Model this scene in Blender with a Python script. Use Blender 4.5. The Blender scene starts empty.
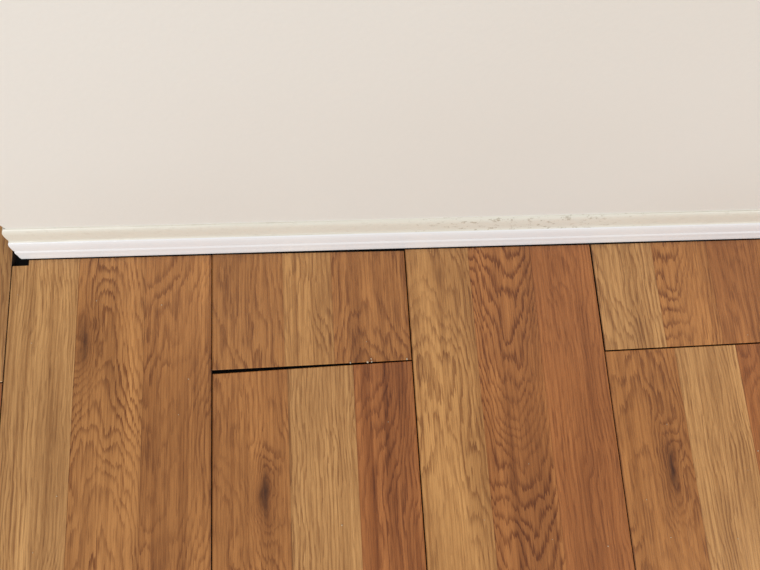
import bpy, bmesh, math, random
from mathutils import Vector, Matrix
random.seed(7)
sc=bpy.context.scene
sc.view_settings.view_transform='Standard'
W=0.195
def lin(c):
    return tuple(((x/255)/12.92 if x/255<=0.04045 else ((x/255+0.055)/1.055)**2.4) for x in c)

# ---------------------------------------------------------------- node helper
class N:
    def __init__(s,name):
        s.m=bpy.data.materials.new(name); s.m.use_nodes=True
        s.t=s.m.node_tree; s.b=s.t.nodes['Principled BSDF']
    def new(s,t): return s.t.nodes.new(t)
    def link(s,a,b): s.t.links.new(a,b)
    def put(s,sock,v):
        if isinstance(v,bpy.types.NodeSocket): s.link(v,sock)
        else: sock.default_value=v
    def M(s,op,a,b=0.0,c=0.0,clamp=False):
        n=s.new('ShaderNodeMath'); n.operation=op; n.use_clamp=clamp
        s.put(n.inputs[0],a); s.put(n.inputs[1],b); s.put(n.inputs[2],c); return n.outputs[0]
    def xyz(s,x,y,z):
        n=s.new('ShaderNodeCombineXYZ'); s.put(n.inputs[0],x); s.put(n.inputs[1],y); s.put(n.inputs[2],z); return n.outputs[0]
    def sep(s,v):
        n=s.new('ShaderNodeSeparateXYZ'); s.link(v,n.inputs[0]); return n.outputs
    def noise(s,v,scale=1.0,det=3,rough=0.5):
        n=s.new('ShaderNodeTexNoise'); s.link(v,n.inputs['Vector']); n.inputs['Scale'].default_value=scale
        n.inputs['Detail'].default_value=det; n.inputs['Roughness'].default_value=rough; return n.outputs[0]
    def mr(s,v,a,b,c=0.0,d=1.0,smooth=False):
        n=s.new('ShaderNodeMapRange'); s.put(n.inputs[0],v)
        if smooth: n.interpolation_type='SMOOTHSTEP'
        for i,x in enumerate((a,b,c,d)): s.put(n.inputs[i+1],x)
        return n.outputs[0]
    def mix(s,f,a,b,mode='MIX'):
        n=s.new('ShaderNodeMix'); n.data_type='RGBA'; n.blend_type=mode
        s.put(n.inputs[0],f)
        for i,x in ((6,a),(7,b)):
            if isinstance(x,tuple): x=(*x,1) if len(x)==3 else x
            s.put(n.inputs[i],x)
        return n.outputs[2]
    def attr(s,name):
        n=s.new('ShaderNodeAttribute'); n.attribute_name=name; return n
    def bump(s,h,strength,dist):
        n=s.new('ShaderNodeBump'); n.inputs['Strength'].default_value=strength; n.inputs['Distance'].default_value=dist
        s.link(h,n.inputs['Height']); s.link(n.outputs[0],s.b.inputs['Normal'])

# ---------------------------------------------------------------- oak laminate
def oak():
    k=N('oak_laminate')
    tc=k.new('ShaderNodeTexCoord'); P=k.sep(tc.outputs['Object'])
    o=k.sep(k.attr('orig').outputs['Vector']); g=k.sep(k.attr('ring').outputs['Vector']); kn=k.sep(k.attr('knot').outputs['Vector'])
    lk=k.sep(k.attr('look').outputs['Vector'])
    tint=k.attr('tint').outputs['Color']
    u=k.M('SUBTRACT',P[0],o[0]); v=k.M('SUBTRACT',P[1],o[1]); seed=o[2]
    def nz(fu,fv,det=3,rough=0.5,ds=0.0):
        return k.noise(k.xyz(k.M('MULTIPLY',u,fu),k.M('MULTIPLY',v,fv),k.M('ADD',seed,ds)),1,det,rough)
    n1=nz(24,8,2); n2=nz(85,20,3,0.6); fray=nz(600,20,2,0.6)
    du=k.M('SUBTRACT',P[0],kn[0]); dv=k.M('SUBTRACT',P[1],kn[1])
    du=k.M('ADD',du,k.M('MULTIPLY',k.M('SUBTRACT',nz(60,40,2,0.5,3.0),0.5),0.012))
    def gs(su,sv):
        a=k.M('POWER',k.M('ABSOLUTE',k.M('DIVIDE',du,su)),2); b=k.M('POWER',k.M('ABSOLUTE',k.M('DIVIDE',dv,sv)),2)
        return k.M('EXPONENT',k.M('MULTIPLY',k.M('ADD',a,b),-1))
    kb=k.M('MULTIPLY',gs(0.012,0.045),kn[2]); ks=k.M('MULTIPLY',gs(0.0042,0.017),kn[2])
    F=k.M('MULTIPLY',g[0],u)
    F=k.M('ADD',F,k.M('MULTIPLY',g[1],k.M('MULTIPLY',u,u)))
    F=k.M('ADD',F,k.M('MULTIPLY',g[2],v))
    F=k.M('ADD',F,k.M('MULTIPLY',n1,8.0)); F=k.M('ADD',F,k.M('MULTIPLY',n2,1.3)); F=k.M('ADD',F,k.M('MULTIPLY',fray,1.2))
    F=k.M('ADD',F,k.M('MULTIPLY',kb,6.0))
    fr=k.M('FRACT',F)
    ring=k.M('MULTIPLY',k.mr(fr,0.42,0.84,0,1,True),k.mr(fr,0.91,1.0,1.0,0.0,True))
    po=nz(850,35,2,0.6); fine=nz(420,6,3,0.65); pore=k.mr(po,0.52,0.62,0,1)
    big=nz(26,4,3,0.55); bands=nz(100,1.6,3,0.6)
    amp=k.M('MULTIPLY',k.mr(nz(30,8,2,0.5,9.0),0.35,0.6,0.35,1.0),lk[0])
    c=k.mix(k.mr(big,0.3,0.7,0,1),k.mix(1.0,tint,(0.76,0.69,0.63),'MULTIPLY'),k.mix(1.0,tint,(1.14,1.14,1.12),'MULTIPLY'))
    c=k.mix(k.M('MULTIPLY',k.mr(bands,0.46,0.66,0.0,0.9),lk[1]),c,k.mix(1.0,c,(0.57,0.47,0.38),'MULTIPLY'))
    rv=k.M('MULTIPLY',k.M('MULTIPLY',ring,k.mr(po,0.3,0.6,0.65,1.0)),amp)
    c=k.mix(rv,c,k.mix(1.0,c,(0.43,0.31,0.23),'MULTIPLY'))
    c=k.mix(k.M('MULTIPLY',pore,0.38),c,k.mix(1.0,c,(0.50,0.40,0.32),'MULTIPLY'))
    c=k.mix(k.mr(fine,0.42,0.66,0.0,0.65),c,k.mix(1.0,c,(0.62,0.53,0.45),'MULTIPLY'))
    c=k.mix(k.M('MULTIPLY',kb,0.7),c,k.mix(1.0,c,(0.46,0.32,0.22),'MULTIPLY'))
    c=k.mix(k.M('MULTIPLY',ks,k.mr(nz(260,30,2,0.5),0.35,0.6,0.55,1.0)),c,lin((58,27,13)))
    jl=k.mr(k.M('SUBTRACT',P[0],lk[2]),0.0004,0.0012,0.5,0.0)      # joint line between neighbouring strips
    c=k.mix(jl,c,k.mix(1.0,c,(0.40,0.31,0.23),'MULTIPLY'))
    k.link(c,k.b.inputs['Base Color'])
    k.put(k.b.inputs['Roughness'],k.mr(po,0.3,0.7,0.22,0.33)); k.b.inputs['Specular IOR Level'].default_value=0.5
    k.bump(k.M('SUBTRACT',1.0,k.M('MULTIPLY',pore,0.7)),0.2,0.0002)
    return k.m
def plain(name,col,rough=0.9):
    k=N(name); k.b.inputs['Base Color'].default_value=(*lin(col),1)
    tc=k.new('ShaderNodeTexCoord'); n=k.noise(tc.outputs['Object'],80,3)
    k.link(k.mix(k.mr(n,0.3,0.7,0,1),tuple(x*0.8 for x in lin(col)),lin(col)),k.b.inputs['Base Color'])
    k.b.inputs['Roughness'].default_value=rough; return k.m
M_OAK=oak(); M_EDGE=plain('fibreboard_edge',(50,32,20)); M_SUB=plain('dark_underlay',(14,12,11))

TAN=(217,166,107); TAN2=(213,159,98); MID=(206,146,86); MID2=(198,137,79); RED=(194,130,74); RED2=(185,119,67)
# (width fraction, tint, (A,B,C) of the growth-ring field, (ring contrast, streak contrast))
up1=[(0.36,MID,(120,1200,18),(.8,.6)),(0.25,TAN2,(160,0,8),(.7,.9)),(0.39,MID2,(60,2000,22),(.8,.8))]
lo1=[(0.37,MID2,(60,1800,18),(.75,.5)),(0.33,TAN,(240,300,4),(.7,.6)),(0.30,RED2,(150,1200,-18),(.8,.9))]
p0=[(1/3,TAN,(280,0,5),(.6,.5)),(1/3,MID,(10,3200,42),(1.0,.5)),(1/3,MID2,(80,1800,-26),(.75,.8))]
p2=[(1/3,TAN2,(80,2300,20),(.8,.6)),(1/3,RED,(10,3000,-52),(1.0,.5)),(1/3,RED2,(170,600,5),(.5,.6))]
up3=[(0.33,TAN,(80,2600,20),(.75,.5)),(0.31,MID2,(20,2900,-42),(.95,.4)),(0.36,RED,(130,1000,10),(.6,.7))]
m1=[(0.33,MID2,(150,1000,8),(.7,.7)),(0.34,MID,(30,3000,30),(.8,.6)),(0.33,RED2,(120,1500,-12),(.7,.7))]
rest=[p0,up1,lo1,p2,up3,m1]

bm=bmesh.new()
L={n:bm.faces.layers.float_vector.new(n) for n in('orig','ring','knot','tint','look')}
def board(x0,x1,y0,y1,spec,knots=(),dyl=0.0,dyr=0.0,notch=None,gl=0.0004,gr=0.0004):
    """one 3-strip board, top at z=0, 8 mm thick, micro-bevelled edge. dyl/dyr tilt the far (y1) end."""
    bv=0.0006; x0+=gl; x1-=gr
    w=x1-x0; bx=[x0]; 
    for s_ in spec: bx.append(bx[-1]+w*s_[0])
    bx[-1]=x1
    def yt(x): return y1+dyl+(dyr-dyl)*(x-x0)/w
    def V(x,y,z): return bm.verts.new((x,y,z))
    for i,(f,col,ring,look) in enumerate(spec):
        a,b=bx[i],bx[i+1]; sd=random.uniform(0,60)
        ia=a+(bv if i==0 else 0); ib=b-(bv if i==len(spec)-1 else 0)
        kk=(0,0,0)
        for (kx,ky,ks) in knots:
            if a<kx<b: kk=(kx,ky,ks)
        ox=(a+b)/2+random.uniform(-.3,.3)*(b-a)*0.8; oy=random.uniform(-.3,.3)
        fs=[]
        pts=[(ia,y0+bv),(ib,y0+bv),(ib,yt(ib)-bv),(ia,yt(ia)-bv)]
        top=[V(x,y,0) for x,y in pts]
        if notch and i==0:
            nx,ny=notch
            top=[V(x,y,0) for x,y in [(ia,y0+bv),(ib,y0+bv),(ib,yt(ib)-bv),(nx,yt(nx)-bv),(nx,ny),(ia,ny)]]
        fs.append((bm.faces.new(top),0))
        for s in (0,1):
            if s==0:
                q=[V(ia,y0+bv,0),V(a,y0,-bv),V(b,y0,-bv),V(ib,y0+bv,0)]
                e=[V(a,y0,-bv),V(a,y0,-.008),V(b,y0,-.008),V(b,y0,-bv)]
            else:
                if notch and i==0:
                    q=[V(ib,yt(ib)-bv,0),V(b,yt(b),-bv),V(notch[0],yt(notch[0]),-bv),V(notch[0],yt(notch[0])-bv,0)]
                    e=[V(b,yt(b),-bv),V(b,yt(b),-.008),V(notch[0],yt(notch[0]),-.008),V(notch[0],yt(notch[0]),-bv)]
                else:
                    q=[V(ib,yt(ib)-bv,0),V(b,yt(b),-bv),V(a,yt(a),-bv),V(ia,yt(ia)-bv,0)]
                    e=[V(b,yt(b),-bv),V(b,yt(b),-.008),V(a,yt(a),-.008),V(a,yt(a),-bv)]
            fs.append((bm.faces.new(q),0)); fs.append((bm.faces.new(e),1))
        if i==0:
            ye=notch[1] if notch else yt(a)
            fs.append((bm.faces.new([V(ia,y0+bv,0),V(ia,ye-bv,0),V(a,ye,-bv),V(a,y0,-bv)]),0))
            fs.append((bm.faces.new([V(a,y0,-bv),V(a,ye,-bv),V(a,ye,-.008),V(a,y0,-.008)]),1))
            if notch:
                nx,ny=notch; yy=yt(nx)
                fs.append((bm.faces.new([V(nx,ny,0),V(nx,yy,0),V(nx,yy,-.008),V(nx,ny,-.008)]),1))
                fs.append((bm.faces.new([V(ia,ny,0),V(nx,ny,0),V(nx,ny,-.008),V(ia,ny,-.008)]),1))
        if i==len(spec)-1:
            fs.append((bm.faces.new([V(ib,y0+bv,0),V(b,y0,-bv),V(b,yt(b),-bv),V(ib,yt(ib)-bv,0)]),0))
            fs.append((bm.faces.new([V(b,y0,-bv),V(b,y0,-.008),V(b,yt(b),-.008),V(b,yt(b),-bv)]),1))
        for fc,mi in fs:
            fc.material_index=mi; fc[L['orig']]=(ox,oy,sd); fc[L['ring']]=ring; fc[L['knot']]=kk; fc[L['tint']]=lin(col); fc[L['look']]=(look[0],look[1],a)

END=0.95
def front(x): return 0.1202-0.0130*(x+0.1845)     # foot of the baseboard
def ends(x0,x1,gl,gr): return dict(dyl=front(x0)-gl,dyr=front(x1)-gr)
for kx in range(-5,9):
    x0,x1=kx*W,(kx+1)*W
    if kx==-1:
        board(x0,x1,-0.62,0.0,p0,knots=((x0+W*.33+.009,0.034,0.8),),notch=(x0+0.0165,0.1140),**ends(x0,x1,0.0,0.0004))
        board(x0,x1,-1.3,-0.621,m1)
    elif kx==-2:
        board(x0,x1,0.0005,END,up3[::-1]); board(x0,x1,-1.2,-0.0005,m1)
    elif kx<-2:
        board(x0,x1,-0.6+0.6*(kx%2),END,rest[kx%6]); board(x0,x1,-1.3,-.601+0.6*(kx%2),rest[(kx+2)%6])
    elif kx==0:
        board(x0,x1,0.0012,0.0,up1,**ends(x0,x1,0.0,0.0016)); board(x0,x1,-1.2,-0.0006,lo1,knots=((0.0490,-0.118,0.95),),dyl=-0.0020,dyr=0.0007,gl=.0007)
    elif kx==2:
        board(x0,x1,0.0006,0.0,up3,gl=.0011,**ends(x0,x1,0.0006,0.0002)); board(x0,x1,-1.2,-0.0007,lo1,knots=((2*W+0.0495,-0.118,0.95),))
    elif kx==1:
        board(x0,x1,-0.62,0.0,p2,gl=.0007,**ends(x0,x1,0.0002,0.0006)); board(x0,x1,-1.3,-.621,p0)
    elif kx%2: board(x0,x1,-0.62,0.0,rest[kx%6],**ends(x0,x1,0,0)); board(x0,x1,-1.3,-.621,rest[(kx+2)%6])
    else: board(x0,x1,0.0005,0.0,rest[(kx+1)%6],**ends(x0,x1,0,0)); board(x0,x1,-1.2,-.0005,rest[(kx+3)%6])
me=bpy.data.meshes.new('floor'); bm.to_mesh(me); bm.free()
me.materials.append(M_OAK); me.materials.append(M_EDGE)
fl=bpy.data.objects.new('floor',me); sc.collection.objects.link(fl)
def box(name,x0,x1,y0,y1,z0,z1,mat,mtx=None):
    b=bmesh.new(); bmesh.ops.create_cube(b,size=1)
    for v in b.verts: v.co=Vector((x0+(v.co.x+.5)*(x1-x0),y0+(v.co.y+.5)*(y1-y0),z0+(v.co.z+.5)*(z1-z0)))
    m=bpy.data.meshes.new(name); b.to_mesh(m); b.free(); m.materials.append(mat)
    ob=bpy.data.objects.new(name,m); sc.collection.objects.link(ob)
    if mtx: ob.matrix_world=mtx
    return ob
sub=box('underlay',-5*W,9*W,-1.3,END,-0.03,-0.0081,M_SUB); sub.parent=fl

# ---------------------------------------------------------------- wall + baseboard
def paint(name,col,dark,rough,bs,bd,marks=False):
    k=N(name); tc=k.new('ShaderNodeTexCoord'); p=tc.outputs['Object']
    n=k.noise(p,3,2); c=k.mix(k.mr(n,0.3,0.7,0,1),lin(dark),lin(col))
    if marks:
        s=k.sep(p); m=k.noise(k.xyz(k.M('MULTIPLY',s[0],130),k.M('MULTIPLY',s[1],300),k.M('MULTIPLY',s[2],200)),1,4,0.7)
        reg=k.mr(k.M('ABSOLUTE',k.M('SUBTRACT',s[0],0.49)),0.03,0.13,1.0,0.15)      # scuffed stretch of the ledge
        c=k.mix(k.M('MULTIPLY',k.mr(m,0.56,0.64,0,0.7),reg),c,lin((158,143,118)))
    k.link(c,k.b.inputs['Base Color']); k.b.inputs['Roughness'].default_value=rough
    k.bump(k.noise(p,bs,4,0.6),0.35,bd); return k.m
M_WALL=paint('cream_wall_paint',(235,234,228),(232,230,223),0.6,260,0.0006)
M_CREAM=paint('cream_trim_paint',(233,230,218),(227,222,208),0.4,120,0.0012,True)
M_WHITE=paint('white_trim_paint',(245,247,249),(240,241,243),0.28,90,0.0006)
t=0.011; LEN=1.8; TH=0.12
MT=Matrix.Translation((-0.1845,0.1202,0))@Matrix.Rotation(-0.0130,4,'Z')
wall=box('wall_back',t,LEN,t,t+TH,-0.008,2.4,M_WALL,MT)
bvm=wall.modifiers.new('b','BEVEL'); bvm.width=0.002; bvm.segments=3
# (offset from wall, height, paint) - rounded painted top bead, flat white face with one fine groove
prof=[(0.0000,0.0620,0),(0.0010,0.0616,0),(0.0020,0.0606,0),(0.0030,0.0588,0),(0.0037,0.0560,0),(0.0042,0.052,0),(0.0046,0.0475,0),(0.0049,0.0430,0),(0.0053,0.0405,0),
      (0.0062,0.0397,1),(0.0072,0.0382,1),(0.0080,0.0350,1),(0.0086,0.030,1),(0.0091,0.0235,1),(0.0090,0.0227,1),(0.0090,0.0217,1),(0.0094,0.0208,1),(0.0100,0.0190,1),
      (0.0104,0.0120,1),(0.0110,0.0070,1),(0.0110,0.0030,1),(0.0106,0.0024,1),(0.0000,0.0024,1)]
b=bmesh.new(); rows=[]
NS=120
from mathutils import noise as mn
for r,(o,z,_) in enumerate(prof):
    path=[(LEN-(LEN-(t-o))*j/NS,t-o) for j in range(NS+1)]+[(t-o,t+TH*0.5),(t-o,t+TH+o),(LEN,t+TH+o)]
    vs=[]
    for j,(x,y) in enumerate(path):
        dz=mn.noise(Vector((x*9,r*0.25,0)))*0.0009+mn.noise(Vector((x*40,r*0.6,5)))*0.0004 if r<9 else mn.noise(Vector((x*5,2,0)))*0.0003
        vs.append(b.verts.new((x,y,max(z+dz,0.0006))))
    rows.append(vs)
for r in range(len(rows)-1):
    for j in range(len(rows[0])-1):
        f=b.faces.new([rows[r][j],rows[r+1][j],rows[r+1][j+1],rows[r][j+1]]); f.material_index=prof[r+1][2] if prof[r][2] else 0; f.smooth=False
bmesh.ops.recalc_face_normals(b,faces=b.faces)
m=bpy.data.meshes.new('baseboard_back'); b.to_mesh(m); b.free(); m.materials.append(M_CREAM); m.materials.append(M_WHITE)
bb=bpy.data.objects.new('baseboard_back',m); sc.collection.objects.link(bb); bb.matrix_world=MT

# ---------------------------------------------------------------- crumbs of plaster on the floor (one object)
M_CR=plain('white_plaster_crumbs',(215,200,175),0.8)
b=bmesh.new()
def crumb(x,y,r):
    res=bmesh.ops.create_icosphere(b,subdivisions=1,radius=r)
    for v in res['verts']:
        v.co=Vector((v.co.x*random.uniform(.6,1.4)+x,v.co.y*random.uniform(.6,1.4)+y,v.co.z*0.6+r*0.5))
for x,y,r in ((0.134,0.0015,.0009),(0.151,0.0012,.0011),(0.155,0.0014,.0008),(0.190,0.0022,.0009)): crumb(x,y,r)
for i in range(34): crumb(random.uniform(-.25,.62),random.uniform(-.3,.11),random.choice((.0004,.0004,.0005,.0006)))
m=bpy.data.meshes.new('plaster_crumbs'); b.to_mesh(m); b.free(); m.materials.append(M_CR)
sc.collection.objects.link(bpy.data.objects.new('plaster_crumbs',m))

# ---------------------------------------------------------------- light
w=bpy.data.worlds.new('World'); sc.world=w; w.use_nodes=True
w.node_tree.nodes['Background'].inputs[0].default_value=(1.0,0.995,0.98,1); w.node_tree.nodes['Background'].inputs[1].default_value=0.42
def area(name,loc,target,size,power,col):
    l=bpy.data.lights.new(name,'AREA'); l.size=size; l.energy=power; l.color=col
    o=bpy.data.objects.new(name,l); sc.collection.objects.link(o); o.location=loc
    o.rotation_euler=(Vector(target)-Vector(loc)).to_track_quat('-Z','Y').to_euler(); return o
area('added_area_light',(-1.0,-1.4,0.55),(-0.05,0.1,0.1),0.7,20,(0.96,0.985,1.0))  # unseen area lamp added low on the camera side to brighten the wall
area('added_area_light.001',(1.5,-0.8,0.7),(0.5,0.1,0.1),0.6,8.5,(1.0,0.99,0.97))  # second added lamp, from the right, to vary brightness along the wall

# ---------------------------------------------------------------- camera
cd=bpy.data.cameras.new('camera'); cam=bpy.data.objects.new('camera',cd); sc.collection.objects.link(cam)
cam.location=(0.12385,-0.076,0.6377); cam.rotation_euler=(0.24067,-0.0545,-0.05901)
cd.sensor_width=36; cd.lens=650/760*36; cd.clip_start=0.01
sc.camera=cam
